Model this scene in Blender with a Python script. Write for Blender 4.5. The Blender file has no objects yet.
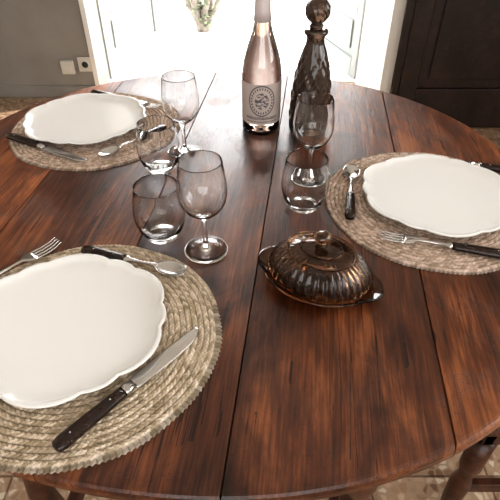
import bpy, bmesh, math, random
import numpy as np
from mathutils import Vector, Matrix
random.seed(4); np.random.seed(4)
S=bpy.context.scene
TZ=0.75
# ---------------------------------------------------------------- helpers
def link(o):
    S.collection.objects.link(o); return o
def empty(name,loc=(0,0,0),rz=0):
    e=bpy.data.objects.new(name,None); e.empty_display_size=.05
    e.location=loc; e.rotation_euler=(0,0,rz); return link(e)
def mesh_obj(name,verts,faces,mat=None,parent=None,smooth=True,loc=(0,0,0),rz=0,doubles=True):
    me=bpy.data.meshes.new(name)
    bm=bmesh.new()
    vs=[bm.verts.new(v) for v in verts]
    for f in faces:
        try: bm.faces.new([vs[i] for i in f])
        except Exception: pass
    if doubles: bmesh.ops.remove_doubles(bm,verts=bm.verts,dist=1e-6)
    bmesh.ops.recalc_face_normals(bm,faces=bm.faces)
    bm.to_mesh(me); bm.free()
    for p in me.polygons: p.use_smooth=smooth
    o=bpy.data.objects.new(name,me); link(o)
    if mat: me.materials.append(mat)
    o.location=loc; o.rotation_euler=(0,0,rz)
    if parent: o.parent=parent
    return o
def lathe(name,prof,segs=64,mat=None,parent=None,mod=None,loc=(0,0,0),rz=0,closed=False):
    v=[];f=[];n=len(prof)
    for r,z in prof:
        for k in range(segs):
            t=2*math.pi*k/segs
            v.append(mod(t,r,z) if mod else (r*math.cos(t),r*math.sin(t),z))
    rng=range(n if closed else n-1)
    for i in rng:
        j=(i+1)%n
        for k in range(segs):
            l=(k+1)%segs
            f.append((i*segs+k,i*segs+l,j*segs+l,j*segs+k))
    return mesh_obj(name,v,f,mat,parent,True,loc,rz)
def box_geo(boxes):
    v=[];f=[]
    for a,b in boxes:
        i=len(v)
        for z in (a[2],b[2]):
            v+= [(a[0],a[1],z),(b[0],a[1],z),(b[0],b[1],z),(a[0],b[1],z)]
        f+=[(i,i+3,i+2,i+1),(i+4,i+5,i+6,i+7),(i,i+1,i+5,i+4),(i+1,i+2,i+6,i+5),(i+2,i+3,i+7,i+6),(i+3,i,i+4,i+7)]
    return v,f
def boxes(name,bx,mat,parent=None,bevel=0,loc=(0,0,0),rz=0):
    v,f=box_geo(bx)
    o=mesh_obj(name,v,f,mat,parent,False,loc,rz,doubles=False)
    if bevel:
        m=o.modifiers.new('bev','BEVEL'); m.width=bevel; m.segments=2; m.limit_method='ANGLE'
    return o
def loft(name,secs,mat,parent,n=14,p=2.6,loc=(0,0,0)):
    """sections: (x, yc, zc, halfwidth, halfthick)"""
    v=[];f=[]
    for x,yc,zc,hw,ht in secs:
        for k in range(n):
            t=2*math.pi*k/n
            c,s=math.cos(t),math.sin(t)
            v.append((x,yc+hw*math.copysign(abs(c)**(2/p),c),zc+ht*math.copysign(abs(s)**(2/p),s)))
    for i in range(len(secs)-1):
        for k in range(n):
            l=(k+1)%n
            f.append((i*n+k,i*n+l,(i+1)*n+l,(i+1)*n+k))
    f.append(tuple(range(n))); f.append(tuple((len(secs)-1)*n+k for k in range(n)))
    return mesh_obj(name,v,f,mat,parent,True,loc,doubles=False)
# ---------------------------------------------------------------- materials
def newmat(name):
    m=bpy.data.materials.new(name); m.use_nodes=True
    nt=m.node_tree; b=nt.nodes['Principled BSDF']
    return m,nt,b
def N(nt,t,**kw):
    n=nt.nodes.new(t)
    for k,v in kw.items(): setattr(n,k,v)
    return n
def ramp(nt,stops):
    r=N(nt,'ShaderNodeValToRGB'); e=r.color_ramp.elements
    while len(e)<len(stops): e.new(.5)
    for i,(p,c) in enumerate(stops):
        e[i].position=p; e[i].color=(*c,1)
    return r
def simple(name,col,rough=.5,metal=0,noise=0,nscale=20,bump=0,**kw):
    m,nt,b=newmat(name)
    b.inputs['Roughness'].default_value=rough; b.inputs['Metallic'].default_value=metal
    b.inputs['Base Color'].default_value=(*col,1)
    for k,v in kw.items(): b.inputs[k].default_value=v
    if noise or bump:
        tc=N(nt,'ShaderNodeTexCoord'); no=N(nt,'ShaderNodeTexNoise')
        no.inputs['Scale'].default_value=nscale; no.inputs['Detail'].default_value=6
        nt.links.new(tc.outputs['Object'],no.inputs['Vector'])
        r=ramp(nt,[(.3,tuple(c*(1-noise) for c in col)),(.7,tuple(min(1,c*(1+noise)) for c in col))])
        nt.links.new(no.outputs['Fac'],r.inputs['Fac']); nt.links.new(r.outputs['Color'],b.inputs['Base Color'])
        if bump:
            bp=N(nt,'ShaderNodeBump'); bp.inputs['Strength'].default_value=bump; bp.inputs['Distance'].default_value=.005
            nt.links.new(no.outputs['Fac'],bp.inputs['Height']); nt.links.new(bp.outputs['Normal'],b.inputs['Normal'])
    return m
def wood(name,dark,mid,light,scale=1,rough=(.22,.42),rand=True,worn=False):
    m,nt,b=newmat(name); L=nt.links.new
    tc=N(nt,'ShaderNodeTexCoord'); oi=N(nt,'ShaderNodeObjectInfo')
    off=N(nt,'ShaderNodeVectorMath',operation='SCALE'); off.inputs[0].default_value=(3.1,7.7,5.3)
    L(oi.outputs['Random'],off.inputs['Scale'])
    add=N(nt,'ShaderNodeVectorMath',operation='ADD'); L(tc.outputs['Object'],add.inputs[0])
    if rand: L(off.outputs[0],add.inputs[1])
    def nz(sc,s,d,dist,rough_=.5):
        mp=N(nt,'ShaderNodeMapping'); mp.inputs['Scale'].default_value=sc; L(add.outputs[0],mp.inputs['Vector'])
        n=N(nt,'ShaderNodeTexNoise'); n.inputs['Scale'].default_value=s; n.inputs['Detail'].default_value=d; n.inputs['Distortion'].default_value=dist
        n.inputs['Roughness'].default_value=rough_
        L(mp.outputs[0],n.inputs['Vector']); return n
    def mth(op,a,b_=None,c=None):
        n=N(nt,'ShaderNodeMath',operation=op)
        for i,q in enumerate((a,b_,c)):
            if q is None: continue
            if isinstance(q,(int,float)): n.inputs[i].default_value=q
            else: L(q,n.inputs[i])
        return n.outputs[0]
    g=nz((16*scale,1.7*scale,16*scale),1.5,10,1.6,.62)
    bl=nz((4.5*scale,2.6*scale,4),1.7,6,.8,.6)
    fine=nz((150*scale,7*scale,150),2,6,.1)
    h=mth('ADD',mth('MULTIPLY',g.outputs['Fac'],.40),mth('ADD',mth('MULTIPLY',bl.outputs['Fac'],.38),mth('MULTIPLY',fine.outputs['Fac'],.22)))
    r=ramp(nt,[(.39,dark),(.50,mid),(.61,light)]); L(h,r.inputs['Fac'])
    col=r.outputs['Color']
    def mul(c,fac):
        n=N(nt,'ShaderNodeMixRGB',blend_type='MULTIPLY'); n.inputs['Fac'].default_value=1
        L(c,n.inputs['Color1']); L(fac,n.inputs['Color2']); return n.outputs[0]
    height=h
    if worn:
        mp=N(nt,'ShaderNodeMapping'); mp.inputs['Scale'].default_value=(1,.45,1); L(add.outputs[0],mp.inputs['Vector'])
        vo=N(nt,'ShaderNodeTexVoronoi'); vo.inputs['Scale'].default_value=8; L(mp.outputs[0],vo.inputs['Vector'])
        kr=ramp(nt,[(0.0,(.08,.06,.06)),(.06,(.30,.26,.26)),(.14,(1,1,1))]); L(vo.outputs['Distance'],kr.inputs['Fac'])
        col=mul(col,kr.outputs['Color'])
        ck=nz((60,1.1,60),1.3,3,.25)
        ca=mth('ABSOLUTE',mth('SUBTRACT',ck.outputs['Fac'],.5))
        gate=nz((5,2,5),2.2,2,0)
        wd=mth('GREATER_THAN',gate.outputs['Fac'],.54)
        cm=mth('MULTIPLY',mth('LESS_THAN',ca,.014),wd)
        cr=ramp(nt,[(0,(1,1,1)),(1,(.25,.20,.18))]); L(cm,cr.inputs['Fac'])
        col=mul(col,cr.outputs['Color'])
        st=nz((6,4,6),1.3,5,1.0,.6)
        sr=ramp(nt,[(.32,(.38,.33,.33)),(.48,(1,1,1))]); L(st.outputs['Fac'],sr.inputs['Fac'])
        col=mul(col,sr.outputs['Color'])
        sc=nz((30,90,30),1.0,2,2.5)
        sa=mth('LESS_THAN',mth('ABSOLUTE',mth('SUBTRACT',sc.outputs['Fac'],.5)),.008)
        g2=nz((9,9,9),1.9,1,0); sa=mth('MULTIPLY',sa,mth('GREATER_THAN',g2.outputs['Fac'],.56))
        scr=ramp(nt,[(0,(1,1,1)),(1,(.5,.45,.42))]); L(sa,scr.inputs['Fac'])
        col=mul(col,scr.outputs['Color'])
        col=mul(col,oi.outputs['Color'])
        height=mth('SUBTRACT',h,mth('ADD',mth('MULTIPLY',cm,.5),mth('MULTIPLY',sa,.15)))
    L(col,b.inputs['Base Color'])
    rr=N(nt,'ShaderNodeMapRange'); rr.inputs['From Min'].default_value=.35; rr.inputs['From Max'].default_value=.65
    rr.inputs['To Min'].default_value=rough[0]; rr.inputs['To Max'].default_value=rough[1]
    L(bl.outputs['Fac'],rr.inputs['Value']); L(rr.outputs[0],b.inputs['Roughness'])
    bp=N(nt,'ShaderNodeBump'); bp.inputs['Strength'].default_value=.4 if worn else .25; bp.inputs['Distance'].default_value=.003 if worn else .002
    L(height,bp.inputs['Height']); L(bp.outputs['Normal'],b.inputs['Normal'])
    return m
M_table=wood('table_wood',(.028,.009,.0045),(.112,.034,.0125),(.29,.100,.034),rough=(.29,.46),worn=True)
M_dark=wood('dark_wood',(.008,.005,.004),(.022,.011,.008),(.045,.021,.014),rough=(.4,.55))
M_leg=wood('leg_wood',(.02,.006,.004),(.06,.02,.01),(.12,.045,.02),rough=(.3,.4))
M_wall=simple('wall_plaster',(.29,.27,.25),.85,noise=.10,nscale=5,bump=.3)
M_wallW=simple('wall_plaster_light',(.70,.67,.62),.85,noise=.05,nscale=5,bump=.1)
M_white=simple('white_paint',(.8,.79,.76),.4,noise=.03,nscale=12)
M_doorshade=simple('white_door_shaded',(.34,.36,.35),.45,noise=.08,nscale=12)  # white door leaves; backlit shade is put into this grey-green colour
M_plate=simple('white_glaze',(.84,.825,.80),.14)
M_steel=simple('steel',(.62,.60,.58),.16,1.0)
M_horn=simple('dark_handle',(.022,.010,.007),.22,noise=.5,nscale=80)
M_plastic=simple('outlet_plastic',(.62,.60,.55),.4)
M_black=simple('socket_dark',(.03,.03,.03),.5)
M_stone=simple('patio_stone',(.78,.77,.74),.9,noise=.1,nscale=3)
M_glass,nt,b=newmat('clear_glass')
b.inputs['Base Color'].default_value=(1,1,1,1); b.inputs['Transmission Weight'].default_value=1
b.inputs['Roughness'].default_value=0; b.inputs['IOR'].default_value=1.42
def tinted(name,col,rough=.02,ior=1.5,bump=0):
    m,nt,b=newmat(name); b.inputs['Base Color'].default_value=(*col,1)
    b.inputs['Transmission Weight'].default_value=1; b.inputs['Roughness'].default_value=rough; b.inputs['IOR'].default_value=ior
    return m
M_amber=tinted('amber_glass',(.40,.23,.13),.03)
M_wine=tinted('rose_wine',(.97,.83,.77),.0,1.34)
M_bglass=tinted('bottle_glass',(.98,.95,.93),.0,1.47)
M_foil=simple('neck_foil',(.66,.58,.57),.35,.3)
M_dec=tinted('smoked_decanter_glass',(.085,.052,.035),.05)
M_dec.node_tree.nodes['Principled BSDF'].inputs['Transmission Weight'].default_value=.5
# terrazzo
M_floor,nt,b=newmat('terrazzo_floor'); L=nt.links.new
tc=N(nt,'ShaderNodeTexCoord')
v1=N(nt,'ShaderNodeTexVoronoi'); v1.inputs['Scale'].default_value=48; L(tc.outputs['Object'],v1.inputs['Vector'])
r1=ramp(nt,[(0,(.17,.09,.05)),(.35,(.36,.23,.14)),(.7,(.46,.33,.22)),(1,(.64,.54,.41))])
sx=N(nt,'ShaderNodeSeparateColor'); L(v1.outputs['Color'],sx.inputs[0]); L(sx.outputs[0],r1.inputs['Fac'])
v2=N(nt,'ShaderNodeTexVoronoi',feature='DISTANCE_TO_EDGE'); v2.inputs['Scale'].default_value=48; L(tc.outputs['Object'],v2.inputs['Vector'])
r2=ramp(nt,[(.04,(0,0,0)),(.16,(1,1,1))]); L(v2.outputs['Distance'],r2.inputs['Fac'])
mx=N(nt,'ShaderNodeMixRGB'); L(r2.outputs['Color'],mx.inputs['Fac']); mx.inputs['Color1'].default_value=(.34,.23,.15,1); L(r1.outputs['Color'],mx.inputs['Color2'])
bk=N(nt,'ShaderNodeTexBrick'); bk.offset=0; bk.inputs['Scale'].default_value=1; bk.inputs['Brick Width'].default_value=.3; bk.inputs['Row Height'].default_value=.3
bk.inputs['Mortar Size'].default_value=.003; bk.inputs['Color1'].default_value=(1,1,1,1); bk.inputs['Color2'].default_value=(.9,.9,.9,1); bk.inputs['Mortar'].default_value=(.35,.3,.27,1)
L(tc.outputs['Object'],bk.inputs['Vector'])
mm=N(nt,'ShaderNodeMixRGB',blend_type='MULTIPLY'); mm.inputs['Fac'].default_value=1; L(mx.outputs[0],mm.inputs['Color1']); L(bk.outputs['Color'],mm.inputs['Color2'])
L(mm.outputs[0],b.inputs['Base Color']); b.inputs['Roughness'].default_value=.35
# placemat straw (vertex colours hold each strand's own dye, with groove shade painted in)
def straw(name,tint):
    m,nt,b=newmat(name); L=nt.links.new
    at=N(nt,'ShaderNodeAttribute'); at.attribute_name='strand'
    mx=N(nt,'ShaderNodeMixRGB',blend_type='MULTIPLY'); mx.inputs['Fac'].default_value=1
    L(at.outputs['Color'],mx.inputs['Color1']); mx.inputs['Color2'].default_value=(*tint,1)
    L(mx.outputs[0],b.inputs['Base Color']); b.inputs['Roughness'].default_value=.85
    return m
M_straw=straw('braided_straw',(.66,.51,.40))
M_straw2=straw('braided_straw_grey',(.68,.56,.41))
# ---------------------------------------------------------------- room
WB=2.95; WO=3.17
boxes('floor',[((-2.2,-1.6,-.05),(2.2,WO,0))],M_floor)
boxes('ceiling',[((-2.4,-1.8,2.6),(2.4,WO,2.7))],M_wallW)
boxes('wall_back',[((-2.4,WB,0),(-.90,WO,2.6)),((-.90,WB,2.2),(.68,WO,2.6))],M_wall)
boxes('wall_alcove',[((.68,2.55,0),(2.2,WO,2.6))],M_wallW)
boxes('wall_left',[((-2.4,-1.6,0),(-2.2,WB,2.6))],M_wallW)
boxes('wall_right',[((2.2,-1.6,0),(2.4,-.6,2.6)),((2.2,1.2,0),(2.4,WO,2.6)),((2.2,-.6,0),(2.4,1.2,.85)),((2.2,-.6,2.2),(2.4,1.2,2.6))],M_wallW)
boxes('wall_front',[((-2.4,-1.8,0),(-1.1,-1.6,2.6)),((1.1,-1.8,0),(2.4,-1.6,2.6)),((-1.1,-1.8,0),(1.1,-1.6,.85)),((-1.1,-1.8,2.2),(1.1,-1.6,2.6))],M_wallW)
boxes('baseboard_left',[((-2.2,2.937,0),(-.94,WB,.07))],M_wall,bevel=.003)
w=empty('added_side_window',(2.3,.3,1.52))  # unseen side window, added to let more sky light into the room
boxes('frame',[((-.03,-.9,-.67),(.03,-.84,.68)),((-.03,.84,-.67),(.03,.9,.68)),((-.03,-.9,-.67),(.03,.9,-.61)),((-.03,-.9,.62),(.03,.9,.68)),((-.03,-.03,-.61),(.03,.03,.62))],M_white,w,.004)
w=empty('window_2',(0,-1.7,1.52))
boxes('frame',[((-1.1,-.03,-.67),(-1.04,.03,.68)),((1.04,-.03,-.67),(1.1,.03,.68)),((-1.1,-.03,-.67),(1.1,.03,-.61)),((-1.1,-.03,.62),(1.1,.03,.68)),((-.03,-.03,-.61),(.03,.03,.62))],M_white,w,.004)
# french doors (two leaves, opened outwards)
def leaf(name,hinge,ang,flip):
    e=empty(name,hinge,ang)
    s=flip
    W=.74
    def bx(x0,x1,y0,y1,z0,z1):
        a,b_=sorted((y0*s,y1*s)); return ((x0,a,z0),(x1,b_,z1))
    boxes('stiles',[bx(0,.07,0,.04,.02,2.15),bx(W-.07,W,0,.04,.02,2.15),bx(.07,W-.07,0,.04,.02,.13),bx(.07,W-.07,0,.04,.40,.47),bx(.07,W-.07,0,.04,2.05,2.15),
        bx(W/2-.012,W/2+.012,.008,.032,.47,2.05),bx(.07,W-.07,.008,.032,.98,1.005),bx(.07,W-.07,.008,.032,1.51,1.535)],M_doorshade,e,.004)
    boxes('lower_panel',[bx(.07,W-.07,.014,.026,.13,.40),bx(.12,W-.12,.004,.036,.18,.35)],M_doorshade,e,.006)
    boxes('panes',[bx(.07,W-.07,.018,.022,.47,2.05)],M_glass,e)
    return e
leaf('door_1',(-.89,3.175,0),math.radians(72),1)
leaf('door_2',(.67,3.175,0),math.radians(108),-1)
boxes('trim_1',[((-.93,WB-.012,0),(-.90,WB,2.23)),((-.93,WB-.012,2.2),(.68,WB,2.23))],M_white,bevel=.003)
boxes('trim_2',[((-.9,3.172,-.02),(.68,3.32,.012))],M_stone,bevel=.004)
# dark cupboard door on the alcove
d=empty('door_3',(.735,2.55,0))
boxes('casing',[((0,-.035,0),(.035,-.001,2.12)),((.90,-.035,0),(.935,-.001,2.12)),((.035,-.035,2.08),(.90,-.001,2.12))],M_dark,d,.006)
boxes('stiles',[((.037,-.025,.005),(.13,-.001,2.078)),((.80,-.025,.005),(.898,-.001,2.078)),((.13,-.025,.005),(.80,-.001,.22)),((.13,-.025,.92),(.80,-.001,1.05)),((.13,-.025,1.95),(.80,-.001,2.078))],M_dark,d,.004)
boxes('panels',[((.13,-.012,.22),(.80,-.001,.92)),((.18,-.022,.27),(.75,-.001,.87)),((.13,-.012,1.05),(.80,-.001,1.95)),((.18,-.022,1.10),(.75,-.001,1.90))],M_dark,d,.008)
# wall sockets
e=empty('light_switch',(-1.07,WB,.185))
boxes('plate',[((-.038,-.022,-.04),(.038,-.0005,.04))],M_plastic,e,.005)
boxes('rocker',[((-.018,-.028,-.024),(.018,-.021,.024))],M_plastic,e,.003)
e=empty('wall_outlet',(-.965,WB,.20))
boxes('plate',[((-.042,-.012,-.042),(.042,-.0005,.042))],M_plastic,e,.005)
o=lathe('socket_well',[(.019,.004),(.021,.003),(.026,.0015),(.026,0),(.0,0),(0,.001),(.018,.001)],32,M_plastic,e,closed=True); o.rotation_euler=(math.pi/2,0,0); o.location=(0,-.0125,0)
o=lathe('socket_shadow',[(0,0),(.018,0),(.018,.0005),(0,.0005)],32,M_black,e); o.rotation_euler=(math.pi/2,0,0); o.location=(0,-.0137,0)
# outside
boxes('patio_ground',[((-8,WO,-.15),(8,14,-.02))],M_stone)
boxes('garden_wall',[((-8,10,-.02),(8,10.2,1.6))],M_stone)
M_bark=simple('bark',(.30,.26,.23),.9,noise=.3,nscale=30)
M_leaf=simple('leaf_green',(.20,.24,.15),.6,noise=.3,nscale=9)
tr=empty('garden_shrub',(-.38,4.35,-.02))
def tube(name,pts,mat,parent):
    v=[];f=[];n=10
    for i,(x,y,z,r) in enumerate(pts):
        for k in range(n):
            t=2*math.pi*k/n; v.append((x+r*math.cos(t),y+r*math.sin(t),z))
    for i in range(len(pts)-1):
        for k in range(n):
            l=(k+1)%n; f.append((i*n+k,i*n+l,(i+1)*n+l,(i+1)*n+k))
    f.append(tuple(range(n))); f.append(tuple((len(pts)-1)*n+k for k in range(n)))
    return mesh_obj(name,v,f,mat,parent)
for j in range(6):
    a=j*1.05; pts=[]
    for i in range(9):
        t=i/8
        pts.append((.30*t*math.cos(a)+.03*math.sin(5*t+j),.30*t*math.sin(a)+.03*math.cos(6*t+j),t*(.7+.1*(j%3)),.026*(1-t)+.006))
    tube('stem_%d'%j,pts,M_bark,tr)
lv=[];lf=[]
for i in range(600):
    z=random.uniform(.03,.95); a=random.uniform(0,6.28); rr=random.uniform(.02,.12+.28*z)
    c=Vector((rr*math.cos(a),rr*math.sin(a),z)); u=Vector((random.uniform(-1,1),random.uniform(-1,1),random.uniform(-.6,.6))).normalized()*.028
    w_=u.cross(Vector((random.uniform(-1,1),.3,1))).normalized()*.012
    k=len(lv); lv+=[c-u,c+w_,c+u,c-w_]; lf.append((k,k+1,k+2,k+3))
mesh_obj('leaves',lv,lf,M_leaf,tr,False,doubles=False)
# ---------------------------------------------------------------- table
T=empty('dining_table',(-.05,.784,TZ),math.radians(-6.73))
AX,AY,PE=.580,.566,2.12
bounds=[-AX,-.337,-.106,.087,.327,AX]
def plank(name,s0,s1,e0,e1,tone):
    levels=[(-.026,.012),(-.022,.004),(-.016,0),(-.008,0),(-.003,.0015),(-.0006,.004),(0,.007)]
    v=[];f=[];n=40
    for z,ins in levels:
        g=.0006 if z<-.001 else .0012
        a,b_=AX-ins,AY-ins
        x0=-a if e0 else s0+g; x1=a if e1 else s1-g
        ring=[]
        def yy(x): return b_*(max(0,1-abs(x/a)**PE))**(1/PE)+1e-5
        for k in range(n):
            q=k/(n-1); q=.5-.5*math.cos(math.pi*q); x=x0+(x1-x0)*q
            ring.append((x,yy(x),z))
        for k in range(n):
            q=k/(n-1); q=.5+.5*math.cos(math.pi*q); x=x0+(x1-x0)*q
            ring.append((x,-yy(x),z))
        v+=ring
    m=2*n
    for i in range(len(levels)-1):
        for k in range(m):
            l=(k+1)%m; f.append((i*m+k,i*m+l,(i+1)*m+l,(i+1)*m+k))
    f.append(tuple(range(m))); f.append(tuple((len(levels)-1)*m+k for k in range(m)))
    o=mesh_obj(name,v,f,M_table,T,False,doubles=False); o.color=tone
tones=[(1.6,1.6,1.5,1),(1.05,1.05,1.05,1),(.85,.85,.9,1),(.95,.95,.95,1),(1.15,1.15,1.1,1)]
for i in range(5): plank('plank_%d'%(i+1),bounds[i],bounds[i+1],i==0,i==4,tones[i])
boxes('apron',[((-.30,-.42,-.13),(.28,-.395,-.027)),((-.30,.395,-.13),(.28,.42,-.027)),((-.30,-.42,-.13),(-.275,.42,-.027)),((.255,-.42,-.13),(.28,.42,-.027)),((-.5,-.06,-.05),(.5,.06,-.0265)),((.07,-.45,-.034),(.10,.45,-.0265)),((-.12,-.45,-.034),(-.09,.45,-.0265)),((.312,-.35,-.034),(.342,.35,-.0265)),((-.352,-.35,-.034),(-.322,.35,-.0265))],M_leg,T,.003)
lp=[(0,-.75),(.02,-.75),(.026,-.735),(.026,-.70),(.014,-.685),(.022,-.66),(.024,-.62),(.022,-.58),(.012,-.56),(.024,-.54),(.027,-.50),(.020,-.40),(.013,-.34),(.024,-.32),(.024,-.305),(.014,-.29),(.022,-.26),(.027,-.22),(.022,-.18),(.015,-.165),(.024,-.15),(.024,-.13),(0,-.13)]
for i,(x,y) in enumerate([(-.285,-.405),(.265,-.405),(-.285,.405),(.265,.405)]):
    lathe('leg_%d'%(i+1),lp,24,M_leg,T,loc=(x,y,0))
    boxes('leg_block_%d'%(i+1),[((x-.026,y-.026,-.135),(x+.026,y+.026,-.027)),((x-.024,y-.024,-.62),(x+.024,y+.024,-.57))],M_leg,T,.003)
boxes('stretchers',[((-.285,-.418,-.61),(.265,-.392,-.58)),((-.285,.392,-.61),(.265,.418,-.58)),((-.298,-.405,-.61),(-.272,.405,-.58)),((.252,-.405,-.61),(.278,.405,-.58))],M_leg,T,.004)
# ---------------------------------------------------------------- placemats
def mat_mesh(name,mat,R=.185,H=.0055,w=.0076,seed=1):
    rng=np.random.RandomState(seed)
    nc=int(R/w); per=6; nr=nc*per+1; na=1260
    rr=np.linspace(0,nc*w,nr); th=np.arange(na)*2*np.pi/na
    Rg,Tg=np.meshgrid(rr,th,indexing='ij')
    q=Rg/w+Tg/(2*np.pi)
    q=np.minimum(q,nc-1e-4+0*q)
    n=np.floor(q); x=(q-n-.5)*2
    m=np.maximum(4,np.round(2*np.pi*(n+.5)*w/.0066))
    ph=m*Tg/(2*np.pi)
    side=np.where(x>0,1,0)
    s1=ph+np.abs(x)*.75+side*.5
    st=np.floor(s1); fx=(s1-st-.5)*2
    prof=np.sqrt(np.clip(1-.9*x*x,0,1))*(.45+.55*np.sqrt(np.clip(1-fx*fx,0,1)))*(1-.22*np.exp(-(x/.18)**2))
    Z=H*prof; Z[-1,:]=0
    Z+=rng.uniform(-.0004,.0004,Z.shape); Z=np.clip(Z,.0002,H)
    wob=1+.004*np.sin(7*Tg+seed)+.0025*np.sin(13*Tg)
    edge=1+np.where(Rg>(nc-1)*w,.005*np.cos(m*Tg),0)
    X=Rg*wob*edge*np.cos(Tg); Y=Rg*wob*edge*np.sin(Tg)
    co=np.stack([X,Y,Z],-1).reshape(-1,3)
    base=np.stack([X[-1]*.995,Y[-1]*.995,np.zeros(na)],-1)
    co=np.vstack([co,base,np.array([[0,0,0.0]])])
    i,j=np.meshgrid(np.arange(nr),np.arange(na),indexing='ij')
    i=i[:-1].ravel(); j=j[:-1].ravel(); j2=(j+1)%na
    quads=np.stack([i*na+j,i*na+na+j,i*na+na+j2,i*na+j2],-1)
    k=np.arange(na);k2=(k+1)%na
    q2=np.stack([(nr-1)*na+k,nr*na+k,nr*na+k2,(nr-1)*na+k2],-1)
    quads=np.vstack([quads,q2])
    tris=np.stack([nr*na+k,np.full(na,nr*na+na),nr*na+k2],-1)
    me=bpy.data.meshes.new(name)
    me.vertices.add(len(co)); me.vertices.foreach_set('co',co.ravel())
    nl=quads.size+tris.size
    me.loops.add(nl); me.loops.foreach_set('vertex_index',np.concatenate([quads.ravel(),tris.ravel()]).astype(np.int32))
    me.polygons.add(len(quads)+len(tris))
    ls=np.concatenate([np.arange(len(quads))*4,quads.size+np.arange(len(tris))*3]).astype(np.int32)
    me.polygons.foreach_set('loop_start',ls)
    me.update(calc_edges=True); me.validate()
    h=np.abs(np.sin((n*127.1+st*311.7+side*53.3)*12.9898)*43758.5453)%1
    band=.5+.5*np.sin(n*1.3+2*np.sin(n*.7))
    tone=.55+.70*h+.14*band
    tone*=np.where(np.abs(x)>.85,.5,1)*np.where(np.abs(fx)>.8,.65,1)  # paints shade into the grooves between coils and strands
    col=np.ones((nr,na,4)); col[...,0]=tone; col[...,1]=tone*(.95+.08*h); col[...,2]=tone*(.85+.30*h)
    cc=np.vstack([col.reshape(-1,4),np.tile([.5,.45,.4,1],(na+1,1))])
    at=me.color_attributes.new('strand','FLOAT_COLOR','POINT'); at.data.foreach_set('color',cc.ravel())
    me.polygons.foreach_set('use_smooth',np.ones(len(me.polygons),bool))
    me.materials.append(mat)
    return me
mm1=mat_mesh('placemat_mesh',M_straw,seed=2); mm2=mat_mesh('placemat_mesh_b',M_straw2,seed=5)
MATS=[((-.219,.424),mm2,.3),((-.335,1.012),mm1,1.4),((.314,.722),mm1,2.2)]
for (x,y),me,rz in MATS:
    o=bpy.data.objects.new('placemat',me); link(o); o.location=(x,y,TZ+.0002); o.rotation_euler=(0,0,rz)
MT=TZ+.0058
# ---------------------------------------------------------------- plates (slightly oval, ogee-lobed rim)
def scal(t):
    u=(t*6/(2*math.pi))%1.0
    if u<.66: q=u/.66; return .940+.065*math.sin(math.pi*q)**.75
    q=(u-.66)/.34; return .940+.030*math.sin(math.pi*q)**.85
def plate_mod(R,ph):
    def f(t,r,z):
        q=r/R; s=1+(scal(t)-1)*max(0,(q-.60)/.40)**1.2
        a=t+ph
        return (r*s*math.cos(a),r*s*math.sin(a)*.95,z)
    return f
R=.1345
pp=[(0,.0035),(.50,.0035),(.52,0),(.56,0),(.60,.003),(.80,.007),(.93,.012),(.985,.0155),(1.0,.0168),(1.0,.0182),(.985,.0190),(.965,.0188),(.950,.0172),(.935,.0155),(.91,.0138),(.87,.0122),(.80,.0108),(.70,.0100),(.4,.0094),(0,.0092)]
for (x,y),rz in [((-.238,.431),.25),((-.358,1.020),.5),((.326,.727),.1)]:
    o=lathe('dinner_plate',[(a*R,z) for a,z in pp],240,M_plate,None,plate_mod(R,rz),(x,y,MT),0)
# ---------------------------------------------------------------- cutlery
def handle(e,L=.088):
    loft('handle',[(0,0,.006,.0035,.003),(.002,0,.006,.0075,.0048),(.01,0,.006,.0092,.0056),(L*.5,0,.006,.0085,.0055),(L-.006,0,.006,.0072,.005),(L,0,.006,.0068,.0048)],M_horn,e)
    for px in (.02,L-.018):
        lathe('rivet',[(0,0),(.0011,0),(.0011,.0004),(0,.0005)],12,M_steel,e,loc=(px,0,.0114))
def place(name,p0,p1):
    return empty(name,(p0[0],p0[1],MT+.0002),math.atan2(p1[1]-p0[1],p1[0]-p0[0]))
def knife(p0,p1):
    e=place('table_knife',p0,p1); handle(e,.090)
    loft('bolster',[(.090,0,.006,.0072,.0050),(.096,0,.006,.0078,.0052),(.099,0,.006,.0055,.004),(.104,0,.0058,.0070,.0026)],M_steel,e)
    loft('blade',[(.103,0,.0055,.0075,.0014),(.112,0,.0052,.0095,.0012),(.16,.0,.0045,.0098,.0011),(.19,.0008,.004,.0090,.0010),(.203,.002,.0038,.0068,.0009),(.211,.0042,.0037,.0036,.0007),(.214,.0055,.0037,.001,.0005)],M_steel,e,p=3)
def fork(p0,p1):
    e=place('table_fork',p0,p1); handle(e,.085)
    loft('neck',[(.085,0,.006,.0066,.0046),(.090,0,.006,.0070,.0048),(.094,0,.006,.0035,.003),(.12,0,.007,.0026,.0018),(.136,0,.0075,.0036,.0015),(.143,0,.0068,.0095,.0012),(.152,0,.0052,.0115,.0010),(.158,0,.0046,.0115,.0010)],M_steel,e)
    for k in range(4):
        y=-.0094+k*.00627
        loft('tine_%d'%k,[(.156,y,.0046,.0019,.001),(.17,y,.004,.0017,.001),(.185,y*.97,.0052,.0014,.0009),(.198,y*.93,.0085,.0006,.0006)],M_steel,e,n=8)
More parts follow.
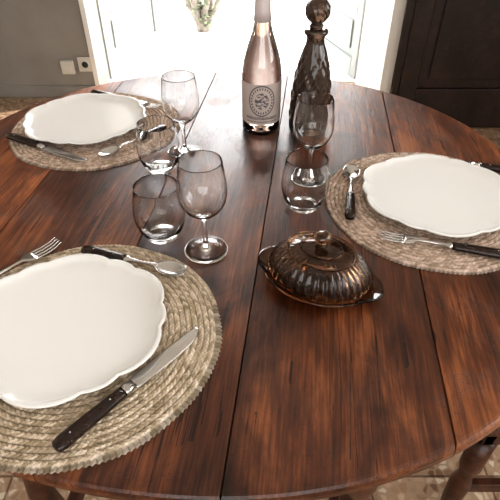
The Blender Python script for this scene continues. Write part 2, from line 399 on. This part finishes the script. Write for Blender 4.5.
def spoon(p0,p1):
    e=place('dessert_spoon',p0,p1); handle(e,.072)
    loft('neck',[(.072,0,.006,.0064,.0046),(.077,0,.006,.0070,.0048),(.081,0,.006,.0034,.003),(.10,0,.007,.0024,.0018),(.118,0,.0085,.0026,.0014),(.126,0,.0085,.005,.0010)],M_steel,e)
    v=[];f=[];na,nr=40,10
    cx=.147;a=.0245;b_=.0155
    for side in (0,1):
        for i in range(nr+1):
            q=i/nr
            for k in range(na):
                t=2*math.pi*k/na
                wy=b_*(1+.12*math.cos(t))
                z=.0092-.0075*(1-q*q)**.9-(.0009 if side else 0)
                v.append((cx+a*q*math.cos(t),wy*q*math.sin(t),z))
    m=(nr+1)*na
    for sd in (0,1):
        for i in range(nr):
            for k in range(na):
                l=(k+1)%na; f.append((sd*m+i*na+k,sd*m+i*na+l,sd*m+(i+1)*na+l,sd*m+(i+1)*na+k))
    for k in range(na):
        l=(k+1)%na; f.append((nr*na+k,nr*na+l,m+nr*na+l,m+nr*na+k))
    mesh_obj('bowl',v,f,M_steel,e)
knife((-.2015,.263),(-.067,.422)); fork((-.425,.452),(-.296,.604)); spoon((-.255,.584),(-.094,.531))
spoon((.164,.662),(.194,.834)); fork((.392,.568),(.203,.622)); knife((.520,.800),(.33,.872))
knife((-.506,.955),(-.302,.842)); spoon((-.182,.997),(-.283,.880)); fork((-.385,1.182),(-.205,1.092))
# ---------------------------------------------------------------- glasses
def goblet(x,y):
    out=[(0,.0),(.030,0),(.034,.0010),(.0338,.0018),(.022,.0030),(.010,.0055),(.0048,.011),(.0036,.020),(.0034,.035),(.0038,.052),(.0055,.060),(.010,.0655),(.018,.071),(.027,.080),(.0335,.092),(.0358,.105),(.0352,.120),(.033,.138),(.0305,.156),(.0302,.1572)]
    inn=[(.0298,.157),(.0299,.1555),(.0324,.138),(.0345,.120),(.0351,.105),(.0328,.0925),(.0263,.081),(.0177,.0725),(.009,.068),(0,.0668)]
    lathe('wine_glass',out+inn,72,M_glass,None,loc=(x,y,TZ+.0004))
def tumbler(x,y):
    out=[(0,.002),(.020,.0015),(.023,0),(.025,.0005),(.029,.006),(.0345,.018),(.0385,.034),(.0392,.046),(.0378,.062),(.0350,.078),(.0332,.0895),(.0328,.0905)]
    inn=[(.0322,.0902),(.0323,.089),(.0341,.078),(.0369,.062),(.0382,.046),(.0374,.034),(.0332,.019),(.027,.0100),(.018,.0070),(0,.0065)]
    s=1.03
    lathe('water_glass',[(a*s,z*s) for a,z in out+inn],72,M_glass,None,loc=(x,y,TZ+.0004))
goblet(-.068,.596); goblet(-.131,.902); goblet(.110,.803)
tumbler(-.141,.634); tumbler(-.172,.842); tumbler(.093,.716)
# ---------------------------------------------------------------- rose bottle
B=empty('wine_bottle',(.024,1.012,TZ+.0004))
out=[(0,.010),(.020,.006),(.030,.001),(.034,0),(.038,.001),(.0405,.006),(.0405,.120),(.0398,.132),(.0375,.147),(.0335,.163),(.0275,.182),(.0215,.200),(.0172,.218),(.0150,.235),(.0142,.255),(.0140,.285),(.0152,.286),(.0152,.296),(.0140,.298)]
inn=[(.0095,.298),(.0100,.285),(.0110,.255),(.0122,.235),(.0145,.218),(.0190,.200),(.0250,.182),(.0310,.163),(.0350,.147),(.0375,.132),(.0382,.120),(.0382,.010),(.034,.006),(.025,.010),(0,.016)]
lathe('glass',out+inn,96,M_bglass,B)
lathe('wine',[(0,.0165),(.025,.0105),(.033,.0068),(.0376,.0105),(.0378,.12),(.0371,.132),(.0346,.147),(.0306,.163),(.0246,.182),(.0186,.2),(.0141,.218),(.0118,.235),(0,.235)],96,M_wine,B)
lathe('foil',[(.0149,.222),(.0158,.2225),(.0153,.24),(.0148,.26),(.0146,.284),(.0157,.285),(.0157,.2965),(.014,.2992),(0,.2995)],48,M_foil,B,mod=lambda t,r,z:(r*math.cos(t)*(1.10 if z<.23 else 1.03),r*math.sin(t)*(1.10 if z<.23 else 1.03),z))
M_lab,nt,b=newmat('label_paper'); L=nt.links.new
uv=N(nt,'ShaderNodeUVMap'); sp=N(nt,'ShaderNodeSeparateXYZ'); L(uv.outputs[0],sp.inputs[0])
def mth(op,a,b_=None,c=None):
    n=N(nt,'ShaderNodeMath',operation=op)
    for i,q in enumerate((a,b_,c)):
        if q is None: continue
        if isinstance(q,(int,float)): n.inputs[i].default_value=q
        else: L(q,n.inputs[i])
    return n.outputs[0]
U,V=sp.outputs[0],sp.outputs[1]
du=mth('MULTIPLY',mth('SUBTRACT',U,.5),2.9); dv=mth('MULTIPLY',mth('SUBTRACT',V,.60),1.8)
rad=mth('SQRT',mth('ADD',mth('MULTIPLY',du,du),mth('MULTIPLY',dv,dv)))
ring=mth('LESS_THAN',mth('ABSOLUTE',mth('SUBTRACT',rad,.66)),.03)
ring2=mth('MULTIPLY',mth('LESS_THAN',mth('ABSOLUTE',mth('SUBTRACT',rad,.54)),.05),mth('GREATER_THAN',mth('SINE',mth('MULTIPLY',mth('ARCTAN2',dv,du),26)),0))
no=N(nt,'ShaderNodeTexNoise'); no.inputs['Scale'].default_value=16; L(uv.outputs[0],no.inputs['Vector'])
crest=mth('MULTIPLY',mth('LESS_THAN',rad,.36),mth('GREATER_THAN',no.outputs['Fac'],.50))
no2=N(nt,'ShaderNodeTexNoise'); no2.inputs['Scale'].default_value=60; L(uv.outputs[0],no2.inputs['Vector'])
inu=mth('LESS_THAN',mth('ABSOLUTE',mth('SUBTRACT',U,.5)),.30)
t1=mth('LESS_THAN',mth('ABSOLUTE',mth('SUBTRACT',V,.17)),.035); t2=mth('LESS_THAN',mth('ABSOLUTE',mth('SUBTRACT',V,.08)),.015)
txt=mth('MULTIPLY',mth('MULTIPLY',mth('MAXIMUM',t1,t2),inu),mth('GREATER_THAN',no2.outputs['Fac'],.47))
ink=mth('MAXIMUM',mth('MAXIMUM',ring,ring2),mth('MAXIMUM',crest,txt))
mx=N(nt,'ShaderNodeMixRGB'); L(ink,mx.inputs['Fac']); mx.inputs['Color1'].default_value=(.58,.50,.46,1); mx.inputs['Color2'].default_value=(.14,.12,.13,1)
L(mx.outputs[0],b.inputs['Base Color']); b.inputs['Roughness'].default_value=.6
n=40; r=.0409; me=bpy.data.meshes.new('label'); vs=[];uvs=[];fs=[]
for k in range(n+1):
    t=-math.pi/2+(k/n-.5)*math.radians(165)
    vs+=[(r*math.cos(t),r*math.sin(t),.026),(r*math.cos(t),r*math.sin(t),.112)]
    uvs+=[(k/n,0),(k/n,1)]
for k in range(n): fs.append((2*k,2*k+2,2*k+3,2*k+1))
me.from_pydata(vs,[],fs); ul=me.uv_layers.new(name='UVMap')
for lp_ in me.loops: ul.data[lp_.index].uv=uvs[lp_.vertex_index]
for p in me.polygons: p.use_smooth=True
me.materials.append(M_lab); o=bpy.data.objects.new('label',me); link(o); o.parent=B
# ---------------------------------------------------------------- decanter
D=empty('decanter',(.126,.998,TZ+.0004))
def dm(t,r,z):
    s=1
    if .02<z<.165:
        fade=min(1,(z-.02)/.02,(.165-z)/.02)
        s=1+fade*(.022*math.sin(11*t+z*150)+.022*math.sin(11*t-z*150))
    elif .165<=z<.20: s=1+.03*math.cos(10*t)
    return (r*s*math.cos(t),r*s*math.sin(t),z)
cp=[(0,.004),(.03,.0),(.040,.002),(.0425,.010),(.0435,.02)]
for i in range(60):
    z=.022+i*(.143/59); q=i/59
    cp.append((.043-.012*q**1.7-.006*q**5,z))
cp+=[(.0225,.172),(.0185,.182),(.0165,.193),(.0175,.199),(.0225,.203),(.0235,.207),(.021,.211),(.0165,.212),(0,.212)]
lathe('body',cp,132,M_dec,D,mod=dm)
sp_=[(0,.2125),(.012,.2125),(.0135,.217),(.010,.221)]
for i in range(17):
    a=-1.2+i*(1.2+math.pi/2)/16; sp_.append((max(0,.0235*math.cos(a)),.2435+.0235*math.sin(a)))
lathe('stopper',sp_,96,M_dec,D,mod=lambda t,r,z:(r*(1+.03*math.cos(12*t+z*200))*math.cos(t),r*(1+.03*math.cos(12*t+z*200))*math.sin(t),z))
# ---------------------------------------------------------------- butter dish
K=empty('butter_dish',(.098,.527,TZ+.0004),math.radians(-27))
def traymod(t,r,z):
    tab=0
    if r>.9: tab=.15*(max(0,abs(math.cos(t))-.90)/.10)**.5
    return (.080*(r+tab)*math.cos(t),.062*r*math.sin(t),z)
lathe('tray',[(0,.002),(.60,.002),(.62,0),(.68,0),(.74,.003),(.92,.008),(1.0,.012),(1.03,.014),(1.02,.017),(.99,.016),(.90,.0115),(.72,.007),(0,.006)],128,M_amber,K,mod=traymod)
lid=[]
for i in range(25):
    a=i/24*math.pi/2; lid.append((.95*math.cos(a)**.80 if i<24 else 0,.014+.050*math.sin(a)))
lid[0]=(.95,.0135)
inner=[(r*.945,.0135+(z-.0135)*.92) for r,z in lid]
prof=inner[::-1]+lid
def lidmod(t,r,z):
    q=(z-.014)/.050
    fade=max(0,min(1,(q-.06)/.08,(.90-q)/.08))
    s=1+.024*math.cos(36*t)*fade
    return (.078*r*s*math.cos(t),.060*r*s*math.sin(t),z)
lathe('lid',prof,360,M_amber,K,mod=lidmod)
for k,(r0,z0) in enumerate([(.024,.0618),(.040,.0565)]):
    lathe('lid_ring_%d'%k,[(r0-.0018,z0),(r0,z0+.0028),(r0+.0018,z0+.0002),(r0,z0-.0015)],64,M_amber,K,mod=lambda t,r,z:(r*1.22*math.cos(t),r*.94*math.sin(t),z),closed=True)
lathe('knob',[(0,.0635),(.009,.0635),(.007,.067),(.006,.070),(.009,.074),(.0115,.079),(.0105,.084),(.006,.087),(0,.088)],40,M_amber,K,mod=lambda t,r,z:(r*(1+.05*math.cos(8*t))*math.cos(t),r*(1+.05*math.cos(8*t))*math.sin(t),z))
# ---------------------------------------------------------------- chair
C=empty('dining_chair',(.62,.66,0),0)
boxes('seat',[((-.21,-.20,.43),(.20,.20,.455))],M_leg,C,.01)
boxes('rails',[((-.19,-.18,.37),(.18,-.155,.43)),((-.19,.155,.37),(.18,.18,.43)),((-.19,-.18,.37),(-.165,.18,.43)),((.155,-.18,.37),(.18,.18,.43)),((-.18,-.177,.17),(.17,-.157,.20)),((-.18,.157,.17),(.17,.177,.20))],M_leg,C,.004)
cl=[(0,0),(.014,0),(.019,.03),(.014,.06),(.020,.12),(.022,.20),(.014,.24),(.022,.27),(.022,.37),(0,.37)]
for i,(x,y) in enumerate([(-.175,-.165),(-.175,.165)]): lathe('leg_%d'%(i+1),cl,20,M_leg,C,loc=(x,y,0))
boxes('back_posts',[((.16,-.185,0),(.20,-.145,.95)),((.16,.145,0),(.20,.185,.95))],M_leg,C,.006)
boxes('back_slats',[((.17,-.145,.86),(.19,.145,.94)),((.17,-.145,.72),(.19,.145,.78)),((.17,-.145,.58),(.19,.145,.63))],M_leg,C,.006)
# ---------------------------------------------------------------- light
W=bpy.data.worlds.new('World'); S.world=W; W.use_nodes=True
nt=W.node_tree; bg=nt.nodes['Background']; L=nt.links.new
tc=N(nt,'ShaderNodeTexCoord'); sp=N(nt,'ShaderNodeSeparateXYZ'); L(tc.outputs['Generated'],sp.inputs[0])
mr=N(nt,'ShaderNodeMapRange'); L(sp.outputs[1],mr.inputs['Value']); mr.inputs['From Min'].default_value=-.6; mr.inputs['From Max'].default_value=.9
mr.inputs['To Min'].default_value=2.7; mr.inputs['To Max'].default_value=8.0
L(mr.outputs[0],bg.inputs[1])
bg.inputs[0].default_value=(.985,.985,.985,1)
def area(name,loc,rot,sx,sy,power=0,portal=False,col=(1,1,1)):
    l=bpy.data.lights.new(name,'AREA'); l.shape='RECTANGLE'; l.size=sx; l.size_y=sy; l.energy=power; l.color=col
    if portal: l.cycles.is_portal=True
    o=bpy.data.objects.new(name,l); link(o); o.location=loc; o.rotation_euler=rot; return o
area('portal_door',(-.11,3.165,1.1),(-math.pi/2,0,0),1.56,2.2,portal=True)
area('portal_added_window',(2.21,.3,1.52),(0,math.pi/2,0),1.35,1.8,portal=True)
area('portal_window_rear',(0,-1.61,1.52),(math.pi/2,0,0),2.2,1.35,portal=True)
sun=bpy.data.lights.new('sun','SUN'); sun.energy=4; sun.angle=.02; sun.color=(1,.95,.88)
so=bpy.data.objects.new('sun',sun); link(so); so.rotation_euler=(math.radians(-12),math.radians(32),0)
# ---------------------------------------------------------------- camera
cd=bpy.data.cameras.new('camera'); cd.sensor_width=36; cd.lens=36; cd.clip_start=.01
co=bpy.data.objects.new('camera',cd); link(co); co.location=(0,0,1.25); co.rotation_euler=(math.radians(50),0,0)
S.camera=co
S.view_settings.view_transform='Standard'
try: S.view_settings.look='Medium High Contrast'
except Exception as ex: print('look',ex)
S.view_settings.exposure=0.45
